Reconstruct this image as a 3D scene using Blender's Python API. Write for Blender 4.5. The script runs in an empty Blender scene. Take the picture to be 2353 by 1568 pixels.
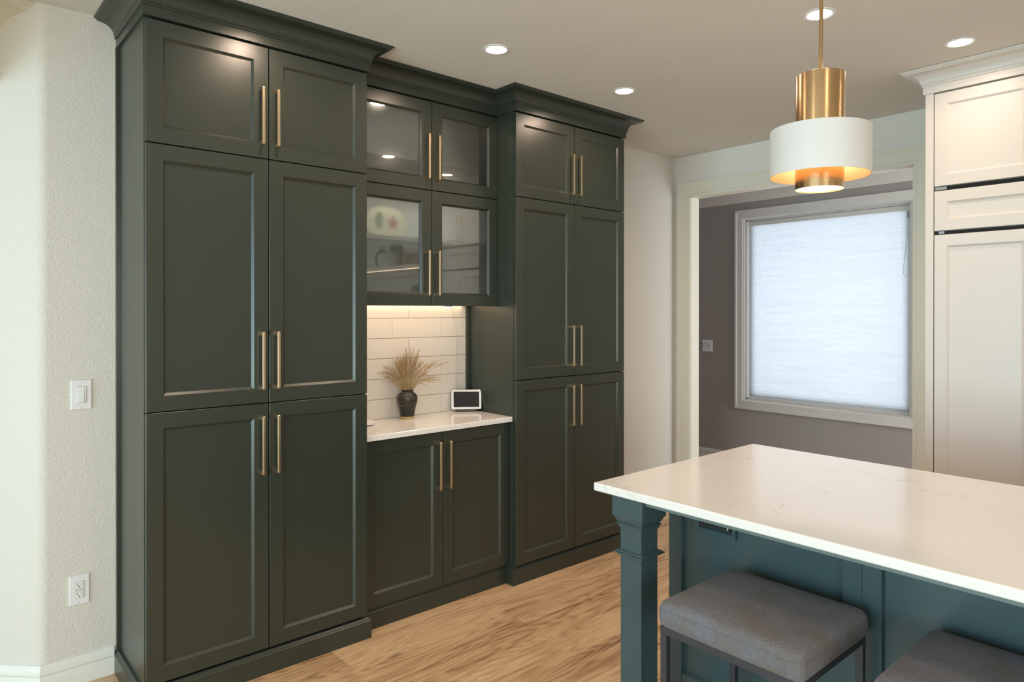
import bpy, math, random
from mathutils import Matrix, Vector
random.seed(7)
R = math.radians
S = bpy.context.scene
COL = S.collection

# ---------------------------------------------------------------- camera
cd = bpy.data.cameras.new('camera'); cam = bpy.data.objects.new('camera', cd); COL.objects.link(cam)
cam.location = (0, 0, 1.4839)
cam.rotation_euler = (R(90 - 0.1373), 0, R(48.9 - 90))
cd.sensor_width = 36; cd.lens = 1566.85 / 2353 * 36
cd.shift_y = -(784 - 720.11) / 2353
cd.clip_start = 0.02; cd.clip_end = 100
S.camera = cam
# ---------------------------------------------------------------- world, daylight and fill lights, exposure
w = bpy.data.worlds.new('sky'); S.world = w; w.use_nodes = True
bg = w.node_tree.nodes['Background']; bg.inputs[0].default_value = (0.75, 0.88, 1.0, 1); bg.inputs[1].default_value = 1.35
S.view_settings.view_transform = 'Standard'; S.view_settings.look = 'None'
S.view_settings.gamma = 1; S.view_settings.use_curve_mapping = False
S.view_settings.exposure = 0.03

def area(name, loc, direction, sx, sy, power, color, spread=180, shape='RECTANGLE'):
    l = bpy.data.lights.new(name, 'AREA'); l.shape = shape; l.size = sx; l.size_y = sy
    l.energy = power; l.color = color; l.spread = R(spread)
    o = bpy.data.objects.new(name, l); COL.objects.link(o); o.location = loc
    o.rotation_euler = Vector(direction).to_track_quat('-Z', 'Y').to_euler()
    return o
SKYC = (0.42, 0.70, 1.0); GARDEN = (0.68, 0.94, 0.91)
area('skylight_garden_doors', (-3.64, 0.7, 1.75), (1, 0, -0.45), 4.2, 1.0, 84, SKYC)
area('garden_bounce_light', (-3.64, 0.7, 0.75), (1, 0, 0.45), 4.2, 1.0, 150, GARDEN)
area('added_front_fill', (-1.1, -3.56, 1.5), (0, 1, 0), 2.4, 1.3, 118, (1.0, 0.97, 0.90))  # added fill from behind the camera, lifts surfaces facing the front wall
area('daylight_dining_window', (7.3, 2.74, 1.5), (-1, 0, 0), 2.6, 2.4, 28, (0.84, 0.92, 1.0))
area('added_dining_fill', (5.3, -1.05, 1.4), (0, 1, 0), 1.2, 1.8, 80, (0.84, 0.92, 1.0))  # added fill lamp for the grey dining wall, no window built here
WARM = (1.0, 0.74, 0.56)
DL_POWER = 5.2

# ---------------------------------------------------------------- materials
def mat(name, col, rough=0.5, metal=0.0, bump=None, coat=0.0, spec=None, emit=None, estr=0.0):
    m = bpy.data.materials.new(name); m.use_nodes = True; nt = m.node_tree
    b = nt.nodes['Principled BSDF']
    b.inputs['Base Color'].default_value = (*col, 1); b.inputs['Roughness'].default_value = rough
    b.inputs['Metallic'].default_value = metal
    if coat: b.inputs['Coat Weight'].default_value = coat; b.inputs['Coat Roughness'].default_value = 0.08
    if spec is not None: b.inputs['Specular IOR Level'].default_value = spec
    if emit: b.inputs['Emission Color'].default_value = (*emit, 1); b.inputs['Emission Strength'].default_value = estr
    if bump:
        sc, st, dist = bump
        tc = nt.nodes.new('ShaderNodeTexCoord'); n = nt.nodes.new('ShaderNodeTexNoise')
        n.inputs['Scale'].default_value = sc; n.inputs['Detail'].default_value = 3
        bp = nt.nodes.new('ShaderNodeBump'); bp.inputs['Strength'].default_value = st; bp.inputs['Distance'].default_value = dist
        nt.links.new(tc.outputs['Object'], n.inputs['Vector']); nt.links.new(n.outputs['Fac'], bp.inputs['Height'])
        nt.links.new(bp.outputs['Normal'], b.inputs['Normal'])
    return m
def nodes(m): return m.node_tree, m.node_tree.nodes['Principled BSDF']
def new(nt, t, **kw):
    n = nt.nodes.new(t)
    for k, v in kw.items():
        if k in n.inputs: n.inputs[k].default_value = v
        else: setattr(n, k, v)
    return n

WALL = mat('wall_paint', (0.70, 0.67, 0.61), 0.75, bump=(210, 0.7, 0.004))
WALL_BRIGHT = mat('wall_paint_fine_brightened', (0.82, 0.79, 0.72), 0.7, bump=(260, 0.25, 0.002))  # same paint with finer bump, colour raised in place of daylight missing at the doorway
CEIL = mat('ceiling_paint', (0.74, 0.71, 0.67), 0.85, bump=(160, 0.45, 0.004))
GREYWALL = mat('grey_wall_paint', (0.34, 0.31, 0.295), 0.7, bump=(220, 0.3, 0.002))
TRIM = mat('cream_trim_paint', (0.80, 0.77, 0.655), 0.4)
TRIM2 = mat('window_trim_paint', (0.62, 0.59, 0.56), 0.4)
GREEN = mat('green_cabinet_paint', (0.029, 0.037, 0.027), 0.31, spec=0.62)
TEAL = mat('teal_island_paint', (0.046, 0.080, 0.087), 0.30)
WHITE = mat('white_cabinet_paint', (0.77, 0.735, 0.69), 0.38)
DARK = mat('dark_gap', (0.01, 0.01, 0.01), 0.8)
INSIDE = mat('cabinet_interior', (0.66, 0.66, 0.63), 0.6)
BRASS = mat('champagne_brass', (0.72, 0.56, 0.36), 0.30, 1.0)
PLASTIC = mat('white_plastic', (0.80, 0.80, 0.80), 0.35)
PLASTICG = mat('light_grey_plastic', (0.62, 0.62, 0.62), 0.3)
BLACKP = mat('black_plastic', (0.015, 0.015, 0.015), 0.4)
SCREEN = mat('black_screen', (0.012, 0.010, 0.012), 0.12)
STEEL = mat('black_steel', (0.045, 0.047, 0.055), 0.45, 0.3)
GREY_METAL = mat('grey_metal', (0.35, 0.36, 0.36), 0.35, 0.8)
GROUT = mat('grout', (0.52, 0.44, 0.36), 0.9)
TILE = mat('glazed_tile', (0.78, 0.74, 0.68), 0.16, bump=(9, 0.15, 0.004))
CORD = mat('white_cord', (0.75, 0.70, 0.62), 0.5)
LENS = mat('lit_lens', (1, 1, 1), 0.5, emit=(1.0, 0.86, 0.70), estr=14)
LEDM = mat('led_strip', (1, 1, 1), 0.5, emit=(1.0, 0.72, 0.45), estr=6)
WHITEM = mat('white_shade_paint', (0.70, 0.69, 0.67), 0.45)
PLINTHW = mat('white_ceramic', (0.75, 0.72, 0.66), 0.3)
WOODB = mat('brown_wood', (0.16, 0.09, 0.05), 0.5)
LEAF = mat('succulent_leaf', (0.07, 0.16, 0.07), 0.5)

# brass tube: brushed vertically reflecting
TUBE = mat('brushed_brass', (0.62, 0.42, 0.22), 0.22, 1.0)
nt, b = nodes(TUBE)
tc = new(nt, 'ShaderNodeTexCoord'); mp = new(nt, 'ShaderNodeMapping'); mp.inputs['Scale'].default_value = (3, 3, 420)
nz = new(nt, 'ShaderNodeTexNoise', Scale=2.0, Detail=3.0); bp = new(nt, 'ShaderNodeBump', Strength=0.12, Distance=0.001)
nt.links.new(tc.outputs['Object'], mp.inputs[0]); nt.links.new(mp.outputs[0], nz.inputs['Vector'])
nt.links.new(nz.outputs['Fac'], bp.inputs['Height']); nt.links.new(bp.outputs[0], b.inputs['Normal'])
GOLDIN = mat('gold_shade_lining', (0.86, 0.62, 0.38), 0.45, 0.6)

# quartz
def quartz():
    m = mat('quartz', (0.80, 0.76, 0.70), 0.13); nt, b = nodes(m)
    tc = new(nt, 'ShaderNodeTexCoord')
    n0 = new(nt, 'ShaderNodeTexNoise', Scale=1.6, Detail=5.0)
    add = new(nt, 'ShaderNodeMix', data_type='RGBA'); add.inputs[0].default_value = 0.35
    nt.links.new(tc.outputs['Object'], n0.inputs['Vector'])
    nt.links.new(tc.outputs['Object'], add.inputs[6]); nt.links.new(n0.outputs['Color'], add.inputs[7])
    n1 = new(nt, 'ShaderNodeTexNoise', Scale=3.2, Detail=7.0, Roughness=0.62)
    nt.links.new(add.outputs[2], n1.inputs['Vector'])
    mt = new(nt, 'ShaderNodeMath', operation='SUBTRACT'); mt.inputs[1].default_value = 0.5
    ab = new(nt, 'ShaderNodeMath', operation='ABSOLUTE')
    nt.links.new(n1.outputs['Fac'], mt.inputs[0]); nt.links.new(mt.outputs[0], ab.inputs[0])
    cr = new(nt, 'ShaderNodeValToRGB'); cr.color_ramp.elements[0].position = 0.0; cr.color_ramp.elements[0].color = (0.6, 0.6, 0.6, 1)
    cr.color_ramp.elements[1].position = 0.006; cr.color_ramp.elements[1].color = (0, 0, 0, 1)
    nt.links.new(ab.outputs[0], cr.inputs[0])
    n2 = new(nt, 'ShaderNodeTexNoise', Scale=5.0, Detail=2.0); nt.links.new(tc.outputs['Object'], n2.inputs['Vector'])
    mr = new(nt, 'ShaderNodeMapRange'); mr.inputs[1].default_value = 0.46; mr.inputs[2].default_value = 0.64
    nt.links.new(n2.outputs['Fac'], mr.inputs[0])
    mu = new(nt, 'ShaderNodeMath', operation='MULTIPLY'); nt.links.new(cr.outputs[0], mu.inputs[0]); nt.links.new(mr.outputs[0], mu.inputs[1])
    mx = new(nt, 'ShaderNodeMix', data_type='RGBA'); mx.inputs[6].default_value = (0.785, 0.77, 0.745, 1); mx.inputs[7].default_value = (0.42, 0.37, 0.31, 1)
    nt.links.new(mu.outputs[0], mx.inputs[0]); nt.links.new(mx.outputs[2], b.inputs['Base Color'])
    return m
QUARTZ = quartz()

# oak planks
def oak():
    m = mat('oak_plank', (0.45, 0.28, 0.15), 0.42); nt, b = nodes(m)
    tc = new(nt, 'ShaderNodeTexCoord'); oi = new(nt, 'ShaderNodeObjectInfo')
    sc = new(nt, 'ShaderNodeVectorMath', operation='SCALE'); sc.inputs['Scale'].default_value = 37.0
    cb = new(nt, 'ShaderNodeCombineXYZ'); nt.links.new(oi.outputs['Random'], cb.inputs[0]); nt.links.new(oi.outputs['Random'], cb.inputs[2])
    nt.links.new(cb.outputs[0], sc.inputs[0])
    ad = new(nt, 'ShaderNodeVectorMath', operation='ADD'); nt.links.new(tc.outputs['Object'], ad.inputs[0]); nt.links.new(sc.outputs[0], ad.inputs[1])
    def mp(s):
        n = new(nt, 'ShaderNodeMapping'); n.inputs['Scale'].default_value = s; nt.links.new(ad.outputs[0], n.inputs[0]); return n.outputs[0]
    # growth rings: contour lines of a stretched noise field
    f = new(nt, 'ShaderNodeTexNoise', Scale=1.0, Detail=1.5, Roughness=0.4); nt.links.new(mp((1.1, 7.0, 1)), f.inputs['Vector'])
    f2 = new(nt, 'ShaderNodeTexNoise', Scale=1.0, Detail=3.0); nt.links.new(mp((6, 40, 1)), f2.inputs['Vector'])
    m1 = new(nt, 'ShaderNodeMath', operation='MULTIPLY'); m1.inputs[1].default_value = 95; nt.links.new(f.outputs['Fac'], m1.inputs[0])
    m2 = new(nt, 'ShaderNodeMath', operation='MULTIPLY_ADD'); m2.inputs[1].default_value = 6.0; nt.links.new(f2.outputs['Fac'], m2.inputs[0]); nt.links.new(m1.outputs[0], m2.inputs[2])
    sn = new(nt, 'ShaderNodeMath', operation='SINE'); nt.links.new(m2.outputs[0], sn.inputs[0])
    s2 = new(nt, 'ShaderNodeMapRange'); s2.inputs[1].default_value = -1; s2.inputs[2].default_value = 1; nt.links.new(sn.outputs[0], s2.inputs[0])
    # streaks and fine pores
    g = new(nt, 'ShaderNodeTexNoise', Scale=1.0, Detail=6.0, Roughness=0.6); nt.links.new(mp((2.0, 44, 1)), g.inputs['Vector'])
    p = new(nt, 'ShaderNodeTexNoise', Scale=1.0, Detail=4.0, Roughness=0.7); nt.links.new(mp((18, 320, 1)), p.inputs['Vector'])
    br = new(nt, 'ShaderNodeTexNoise', Scale=1.0, Detail=2.0); nt.links.new(mp((1.3, 4.5, 1)), br.inputs['Vector'])
    cr = new(nt, 'ShaderNodeValToRGB'); e = cr.color_ramp.elements
    e[0].position = 0.34; e[0].color = (0.23, 0.125, 0.055, 1); e[1].position = 0.60; e[1].color = (0.68, 0.46, 0.26, 1)
    k = cr.color_ramp.elements.new(0.47); k.color = (0.51, 0.31, 0.16, 1)
    # combine
    def mul(a, k_, c=None):
        n = new(nt, 'ShaderNodeMath', operation='MULTIPLY_ADD'); n.inputs[1].default_value = k_; nt.links.new(a, n.inputs[0])
        if c is not None: nt.links.new(c, n.inputs[2])
        else: n.inputs[2].default_value = 0
        return n.outputs[0]
    v = mul(g.outputs['Fac'], 0.42); v = mul(s2.outputs[0], 0.095, v); v = mul(br.outputs['Fac'], 0.38, v); v = mul(p.outputs['Fac'], 0.10, v)
    v = mul(oi.outputs['Random'], 0.07, v)
    v = mul(v, 1.0)
    nt.links.new(v, cr.inputs[0])
    # knots
    vo = new(nt, 'ShaderNodeTexVoronoi', Scale=1.0); nt.links.new(mp((1.7, 5.5, 1)), vo.inputs['Vector'])
    kr = new(nt, 'ShaderNodeValToRGB'); kr.color_ramp.elements[0].position = 0.03; kr.color_ramp.elements[0].color = (1, 1, 1, 1)
    kr.color_ramp.elements[1].position = 0.11; kr.color_ramp.elements[1].color = (0, 0, 0, 1); nt.links.new(vo.outputs['Distance'], kr.inputs[0])
    sel = new(nt, 'ShaderNodeSeparateColor'); nt.links.new(vo.outputs['Color'], sel.inputs[0])
    gt = new(nt, 'ShaderNodeMath', operation='GREATER_THAN'); gt.inputs[1].default_value = 0.72; nt.links.new(sel.outputs[0], gt.inputs[0])
    km = new(nt, 'ShaderNodeMath', operation='MULTIPLY'); nt.links.new(kr.outputs[0], km.inputs[0]); nt.links.new(gt.outputs[0], km.inputs[1])
    km2 = new(nt, 'ShaderNodeMath', operation='MULTIPLY'); km2.inputs[1].default_value = 0.75; nt.links.new(km.outputs[0], km2.inputs[0])
    mx = new(nt, 'ShaderNodeMix', data_type='RGBA'); mx.inputs[7].default_value = (0.10, 0.055, 0.03, 1)
    nt.links.new(km2.outputs[0], mx.inputs[0]); nt.links.new(cr.outputs[0], mx.inputs[6]); nt.links.new(mx.outputs[2], b.inputs['Base Color'])
    bp = new(nt, 'ShaderNodeBump', Strength=0.15, Distance=0.001); nt.links.new(p.outputs['Fac'], bp.inputs['Height']); nt.links.new(bp.outputs[0], b.inputs['Normal'])
    return m
OAK = oak()

# woven grey seat cloth
def cloth():
    m = mat('grey_tweed', (0.14, 0.135, 0.135), 0.95); nt, b = nodes(m)
    tc = new(nt, 'ShaderNodeTexCoord')
    def nz(s, d=3.0, vec=None):
        mpn = new(nt, 'ShaderNodeMapping'); mpn.inputs['Scale'].default_value = s; nt.links.new(tc.outputs['Object'], mpn.inputs[0])
        n = new(nt, 'ShaderNodeTexNoise', Scale=1.0, Detail=d, Roughness=0.7); nt.links.new(mpn.outputs[0], n.inputs['Vector']); return n.outputs['Fac']
    a = nz((1900, 1900, 170)); c = nz((420, 420, 1900)); d = nz((9, 9, 9), 3.0)
    mx = new(nt, 'ShaderNodeMath', operation='ADD'); nt.links.new(a, mx.inputs[0]); nt.links.new(c, mx.inputs[1])
    cr = new(nt, 'ShaderNodeValToRGB'); e = cr.color_ramp.elements
    e[0].position = 0.38; e[0].color = (0.030, 0.030, 0.034, 1); e[1].position = 0.61; e[1].color = (0.275, 0.275, 0.295, 1)
    hf = new(nt, 'ShaderNodeMath', operation='MULTIPLY'); hf.inputs[1].default_value = 0.5; nt.links.new(mx.outputs[0], hf.inputs[0]); nt.links.new(hf.outputs[0], cr.inputs[0])
    c2 = new(nt, 'ShaderNodeValToRGB'); c2.color_ramp.elements[0].position = 0.35; c2.color_ramp.elements[0].color = (0.85, 0.74, 0.62, 1)
    c2.color_ramp.elements[1].position = 0.65; c2.color_ramp.elements[1].color = (0.92, 0.96, 1.05, 1); nt.links.new(d, c2.inputs[0])
    mm = new(nt, 'ShaderNodeMix', data_type='RGBA', blend_type='MULTIPLY'); mm.inputs[0].default_value = 1
    nt.links.new(cr.outputs[0], mm.inputs[6]); nt.links.new(c2.outputs[0], mm.inputs[7]); nt.links.new(mm.outputs[2], b.inputs['Base Color'])
    b.inputs['Sheen Weight'].default_value = 0.12; b.inputs['Sheen Roughness'].default_value = 0.5
    bp = new(nt, 'ShaderNodeBump', Strength=0.5, Distance=0.0008); nt.links.new(mx.outputs[0], bp.inputs['Height']); nt.links.new(bp.outputs[0], b.inputs['Normal'])
    return m
CLOTH = cloth()

# dark glazed stoneware
def vase_mat():
    m = mat('dark_stoneware', (0.03, 0.025, 0.02), 0.35); nt, b = nodes(m)
    tc = new(nt, 'ShaderNodeTexCoord'); mpn = new(nt, 'ShaderNodeMapping'); mpn.inputs['Scale'].default_value = (14, 14, 190)
    nt.links.new(tc.outputs['Object'], mpn.inputs[0]); n = new(nt, 'ShaderNodeTexNoise', Scale=1.0, Detail=5.0, Roughness=0.65); nt.links.new(mpn.outputs[0], n.inputs['Vector'])
    sp = new(nt, 'ShaderNodeSeparateXYZ'); nt.links.new(tc.outputs['Object'], sp.inputs[0])
    mr = new(nt, 'ShaderNodeMapRange'); mr.inputs[1].default_value = -0.045; mr.inputs[2].default_value = -0.035; nt.links.new(sp.outputs[2], mr.inputs[0])
    cr = new(nt, 'ShaderNodeValToRGB'); e = cr.color_ramp.elements; e[0].position = 0.48; e[0].color = (0.012, 0.014, 0.011, 1); e[1].position = 0.66; e[1].color = (0.13, 0.10, 0.065, 1)
    mu = new(nt, 'ShaderNodeMath', operation='MULTIPLY'); nt.links.new(n.outputs['Fac'], mu.inputs[0]); nt.links.new(mr.outputs[0], mu.inputs[1])
    nt.links.new(mu.outputs[0], cr.inputs[0]); nt.links.new(cr.outputs[0], b.inputs['Base Color'])
    bp = new(nt, 'ShaderNodeBump', Strength=0.4, Distance=0.001); nt.links.new(n.outputs['Fac'], bp.inputs['Height']); nt.links.new(bp.outputs[0], b.inputs['Normal'])
    return m
VASE = vase_mat()
ROPE = mat('speckled_clay_band', (0.60, 0.46, 0.22), 0.8, bump=(600, 1.0, 0.003))
GRASS = mat('dried_grass', (0.56, 0.43, 0.24), 0.8); GRASS2 = mat('dried_grass_heads', (0.42, 0.30, 0.15), 0.85)

# frosted door glass: sharp reflection on the surface, blurred view through
def frosted():
    m = bpy.data.materials.new('frosted_glass'); m.use_nodes = True; nt = m.node_tree
    for n in list(nt.nodes): nt.nodes.remove(n)
    out = new(nt, 'ShaderNodeOutputMaterial')
    rf = new(nt, 'ShaderNodeBsdfRefraction', Roughness=0.26, IOR=1.3); rf.inputs['Color'].default_value = (0.86, 0.89, 0.87, 1)
    tl = new(nt, 'ShaderNodeBsdfTranslucent'); tl.inputs['Color'].default_value = (0.75, 0.78, 0.76, 1)
    mx = new(nt, 'ShaderNodeMixShader'); mx.inputs[0].default_value = 0.22
    nt.links.new(rf.outputs[0], mx.inputs[1]); nt.links.new(tl.outputs[0], mx.inputs[2])
    gl = new(nt, 'ShaderNodeBsdfGlossy', Roughness=0.012); fr = new(nt, 'ShaderNodeFresnel', IOR=2.1)
    m2 = new(nt, 'ShaderNodeMixShader'); nt.links.new(fr.outputs[0], m2.inputs[0]); nt.links.new(mx.outputs[0], m2.inputs[1]); nt.links.new(gl.outputs[0], m2.inputs[2])
    nt.links.new(m2.outputs[0], out.inputs[0]); return m
FROST = frosted()
def clear_glass():
    m = bpy.data.materials.new('clear_glass'); m.use_nodes = True; nt = m.node_tree
    for n in list(nt.nodes): nt.nodes.remove(n)
    out = new(nt, 'ShaderNodeOutputMaterial'); tr = new(nt, 'ShaderNodeBsdfTransparent'); gl = new(nt, 'ShaderNodeBsdfGlossy', Roughness=0.01)
    fr = new(nt, 'ShaderNodeFresnel', IOR=1.45); mx = new(nt, 'ShaderNodeMixShader')
    nt.links.new(fr.outputs[0], mx.inputs[0]); nt.links.new(tr.outputs[0], mx.inputs[1]); nt.links.new(gl.outputs[0], mx.inputs[2]); nt.links.new(mx.outputs[0], out.inputs[0]); return m
CLEAR = clear_glass()
def blind_mat():
    m = bpy.data.materials.new('pleated_blind_fabric'); m.use_nodes = True; nt = m.node_tree
    for n in list(nt.nodes): nt.nodes.remove(n)
    out = new(nt, 'ShaderNodeOutputMaterial'); df = new(nt, 'ShaderNodeBsdfDiffuse'); df.inputs[0].default_value = (0.8, 0.82, 0.84, 1)
    tl = new(nt, 'ShaderNodeBsdfTranslucent'); mx = new(nt, 'ShaderNodeMixShader'); mx.inputs[0].default_value = 0.8
    tc = new(nt, 'ShaderNodeTexCoord'); mp = new(nt, 'ShaderNodeMapping'); mp.inputs['Scale'].default_value = (1, 1.6, 26)
    n = new(nt, 'ShaderNodeTexNoise', Scale=1.0, Detail=3.0); nt.links.new(tc.outputs['Object'], mp.inputs[0]); nt.links.new(mp.outputs[0], n.inputs['Vector'])
    cr = new(nt, 'ShaderNodeValToRGB'); cr.color_ramp.elements[0].position = 0.3; cr.color_ramp.elements[0].color = (0.82, 0.85, 0.88, 1)
    cr.color_ramp.elements[1].position = 0.7; cr.color_ramp.elements[1].color = (0.90, 0.92, 0.94, 1); nt.links.new(n.outputs['Fac'], cr.inputs[0]); nt.links.new(cr.outputs[0], tl.inputs[0])
    nt.links.new(df.outputs[0], mx.inputs[1]); nt.links.new(tl.outputs[0], mx.inputs[2]); nt.links.new(mx.outputs[0], out.inputs[0]); return m
BLIND = blind_mat()
def plate_mat():   # cream dish with a soft red star and a green sprig
    m = mat('painted_dish', (0.86, 0.78, 0.58), 0.4); return m
DISH = plate_mat(); RED = mat('red_glaze', (0.45, 0.05, 0.06), 0.4); SPRIG = mat('green_glaze', (0.22, 0.28, 0.14), 0.4)
CHECK = mat('checked_ceramic', (0.6, 0.58, 0.52), 0.4)
nt, b = nodes(CHECK)
tc = new(nt, 'ShaderNodeTexCoord'); ck = new(nt, 'ShaderNodeTexBrick', Scale=22.0); ck.offset = 0
ck.inputs['Color1'].default_value = (0.62, 0.6, 0.54, 1); ck.inputs['Color2'].default_value = (0.62, 0.6, 0.54, 1); ck.inputs['Mortar'].default_value = (0.10, 0.10, 0.11, 1)
ck.inputs['Mortar Size'].default_value = 0.04; ck.inputs['Brick Width'].default_value = 0.8; ck.inputs['Row Height'].default_value = 0.8
mpn = new(nt, 'ShaderNodeMapping'); mpn.inputs['Rotation'].default_value = (R(90), 0, R(90)); nt.links.new(tc.outputs['Object'], mpn.inputs[0])
sx = new(nt, 'ShaderNodeSeparateXYZ'); cx_ = new(nt, 'ShaderNodeCombineXYZ'); nt.links.new(tc.outputs['Object'], sx.inputs[0]); nt.links.new(sx.outputs[1], cx_.inputs[0]); nt.links.new(sx.outputs[2], cx_.inputs[1])
nt.links.new(cx_.outputs[0], ck.inputs['Vector']); nt.links.new(ck.outputs['Color'], b.inputs['Base Color'])

# ---------------------------------------------------------------- mesh helpers
class MB:
    def __init__(s): s.v = []; s.f = []
    def add(s, vs, fs):
        o = len(s.v); s.v += [tuple(v) for v in vs]; s.f += [tuple(i + o for i in f) for f in fs]; return s
    def box(s, x0, x1, y0, y1, z0, z1):
        return s.add([(x0,y0,z0),(x1,y0,z0),(x1,y1,z0),(x0,y1,z0),(x0,y0,z1),(x1,y0,z1),(x1,y1,z1),(x0,y1,z1)],
                     [(0,3,2,1),(4,5,6,7),(0,1,5,4),(1,2,6,5),(2,3,7,6),(3,0,4,7)])
    def lathe(s, prof, c=(0,0,0), n=40, axis='z', tilt=None):
        vs = []; fs = []; m = len(prof)
        for i in range(n):
            a = 2 * math.pi * i / n
            for r, h in prof:
                p = (r*math.cos(a), r*math.sin(a), h)
                if axis == 'y': p = (p[0], p[2], p[1])
                if axis == 'x': p = (p[2], p[0], p[1])
                vs.append((p[0]+c[0], p[1]+c[1], p[2]+c[2]))
        for i in range(n):
            j = (i+1) % n
            for k in range(m-1): fs.append((i*m+k, j*m+k, j*m+k+1, i*m+k+1))
        if prof[0][0] > 1e-6: fs.append(tuple(i*m for i in range(n))[::-1])
        if prof[-1][0] > 1e-6: fs.append(tuple(i*m+m-1 for i in range(n)))
        return s.add(vs, fs)
    def ring(s, prof, c=(0,0,0), n=48):   # closed profile revolved
        vs = []; fs = []; m = len(prof)
        for i in range(n):
            a = 2*math.pi*i/n
            for r, h in prof: vs.append((r*math.cos(a)+c[0], r*math.sin(a)+c[1], h+c[2]))
        for i in range(n):
            j = (i+1) % n
            for k in range(m): fs.append((i*m+k, j*m+k, j*m+(k+1)%m, i*m+(k+1)%m))
        return s.add(vs, fs)
    def tube(s, pts, r, n=8):
        pts = [Vector(p) for p in pts]; rings = []
        rr = r if isinstance(r, (list, tuple)) else [r]*len(pts)
        vs = []; fs = []
        for i, p in enumerate(pts):
            d = (pts[min(i+1, len(pts)-1)] - pts[max(i-1, 0)]).normalized()
            up = Vector((0,0,1)) if abs(d.z) < 0.9 else Vector((1,0,0))
            a = d.cross(up).normalized(); b_ = d.cross(a).normalized()
            for k in range(n):
                t = 2*math.pi*k/n; vs.append(p + a*math.cos(t)*rr[i] + b_*math.sin(t)*rr[i])
        for i in range(len(pts)-1):
            for k in range(n): fs.append((i*n+k, i*n+(k+1)%n, (i+1)*n+(k+1)%n, (i+1)*n+k))
        fs.append(tuple(range(n))[::-1]); fs.append(tuple((len(pts)-1)*n+k for k in range(n)))
        return s.add(vs, fs)
    def sweep(s, path, prof, closed=False, plane='xy', const=0.0):
        # prof: closed polygon of (out, h); path: 2D points; out = right-hand normal. plane 'xy': h -> z.  plane 'yz' : path in (y,z), h -> x
        n = len(path); m = len(prof); vs = []; fs = []
        def nrm(a, b_):
            dx, dy = b_[0]-a[0], b_[1]-a[1]; l = math.hypot(dx, dy); return (dy/l, -dx/l)
        for i, p in enumerate(path):
            if closed: n0 = nrm(path[i-1], p); n1 = nrm(p, path[(i+1) % n])
            else:
                n0 = nrm(path[i-1], p) if i > 0 else None; n1 = nrm(p, path[i+1]) if i < n-1 else None
                n0 = n0 or n1; n1 = n1 or n0
            k = 1 + n0[0]*n1[0] + n0[1]*n1[1]; mx, my = (n0[0]+n1[0])/k, (n0[1]+n1[1])/k
            for o, h in prof:
                a, b_ = p[0]+mx*o, p[1]+my*o
                vs.append((a, b_, h) if plane == 'xy' else (const+h, a, b_))
        for i in range(n if closed else n-1):
            j = (i+1) % n
            for k in range(m): fs.append((i*m+k, j*m+k, j*m+(k+1)%m, i*m+(k+1)%m))
        if not closed: fs.append(tuple(range(m))); fs.append(tuple((n-1)*m+k for k in range(m))[::-1])
        return s.add(vs, fs)
    def prism(s, poly, d0, d1, axis='y'):
        m = len(poly); vs = []
        for d in (d0, d1):
            for a, b_ in poly:
                vs.append({'y': (a, d, b_), 'x': (d, a, b_), 'z': (a, b_, d)}[axis])
        fs = [tuple(range(m)), tuple(m+k for k in range(m))[::-1]] + [(k, (k+1)%m, m+(k+1)%m, m+k) for k in range(m)]
        return s.add(vs, fs)

WM = {}
def link(o, parent):
    COL.objects.link(o)
    wm = Matrix.Translation(o.location)
    if parent is not None:
        o.parent = parent; o.matrix_parent_inverse = WM[parent.name].inverted()
    WM[o.name] = wm
    return o
def obj(name, mb, m, parent=None, bevel=0.0, smooth=None, origin=None, seg=2):
    me = bpy.data.meshes.new(name)
    xs = list(zip(*mb.v)); c = origin or tuple((min(a)+max(a))/2 for a in xs)
    me.from_pydata([(v[0]-c[0], v[1]-c[1], v[2]-c[2]) for v in mb.v], [], mb.f)
    me.materials.append(m)
    import bmesh
    bm = bmesh.new(); bm.from_mesh(me); bmesh.ops.recalc_face_normals(bm, faces=bm.faces); bm.to_mesh(me); bm.free()
    if smooth:
        me.polygons.foreach_set('use_smooth', [True]*len(me.polygons)); me.set_sharp_from_angle(angle=R(smooth))
    o = bpy.data.objects.new(name, me); o.location = c
    if bevel:
        b_ = o.modifiers.new('bevel', 'BEVEL'); b_.width = bevel; b_.segments = seg; b_.limit_method = 'ANGLE'; b_.angle_limit = R(40)
    return link(o, parent)
def tag(o, label=None, cat=None, group=None, kind=None):
    if label: o['label'] = label
    if cat: o['category'] = cat
    if group: o['group'] = group
    if kind: o['kind'] = kind
    return o
def thing(name, loc, label, cat, group=None):
    o = bpy.data.objects.new(name, None); o.empty_display_size = 0.1; o.location = loc
    link(o, None); return tag(o, label, cat, group)
def struct(name, mb, m, label=None, **k):
    o = obj(name, mb, m, None, **k); o['kind'] = 'structure'
    if label: o['label'] = label
    return o
def box(*a): return MB().box(*a)

# ---------------------------------------------------------------- measured geometry (metres)
H = 2.68
D = 2.7543; DM = 2.9081; DB = 2.8089; YW = 3.19
A0, AS, A1 = 0.627, 1.084, 1.5355
MS = 1.992
C0, CS, C1 = 2.432, 2.887, 3.3355
ZT, Z1, Z2, ZB = 2.5618, 2.1058, 1.1109, 0.106
XD, XD2 = 4.475, 4.574
XW = 6.0

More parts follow.
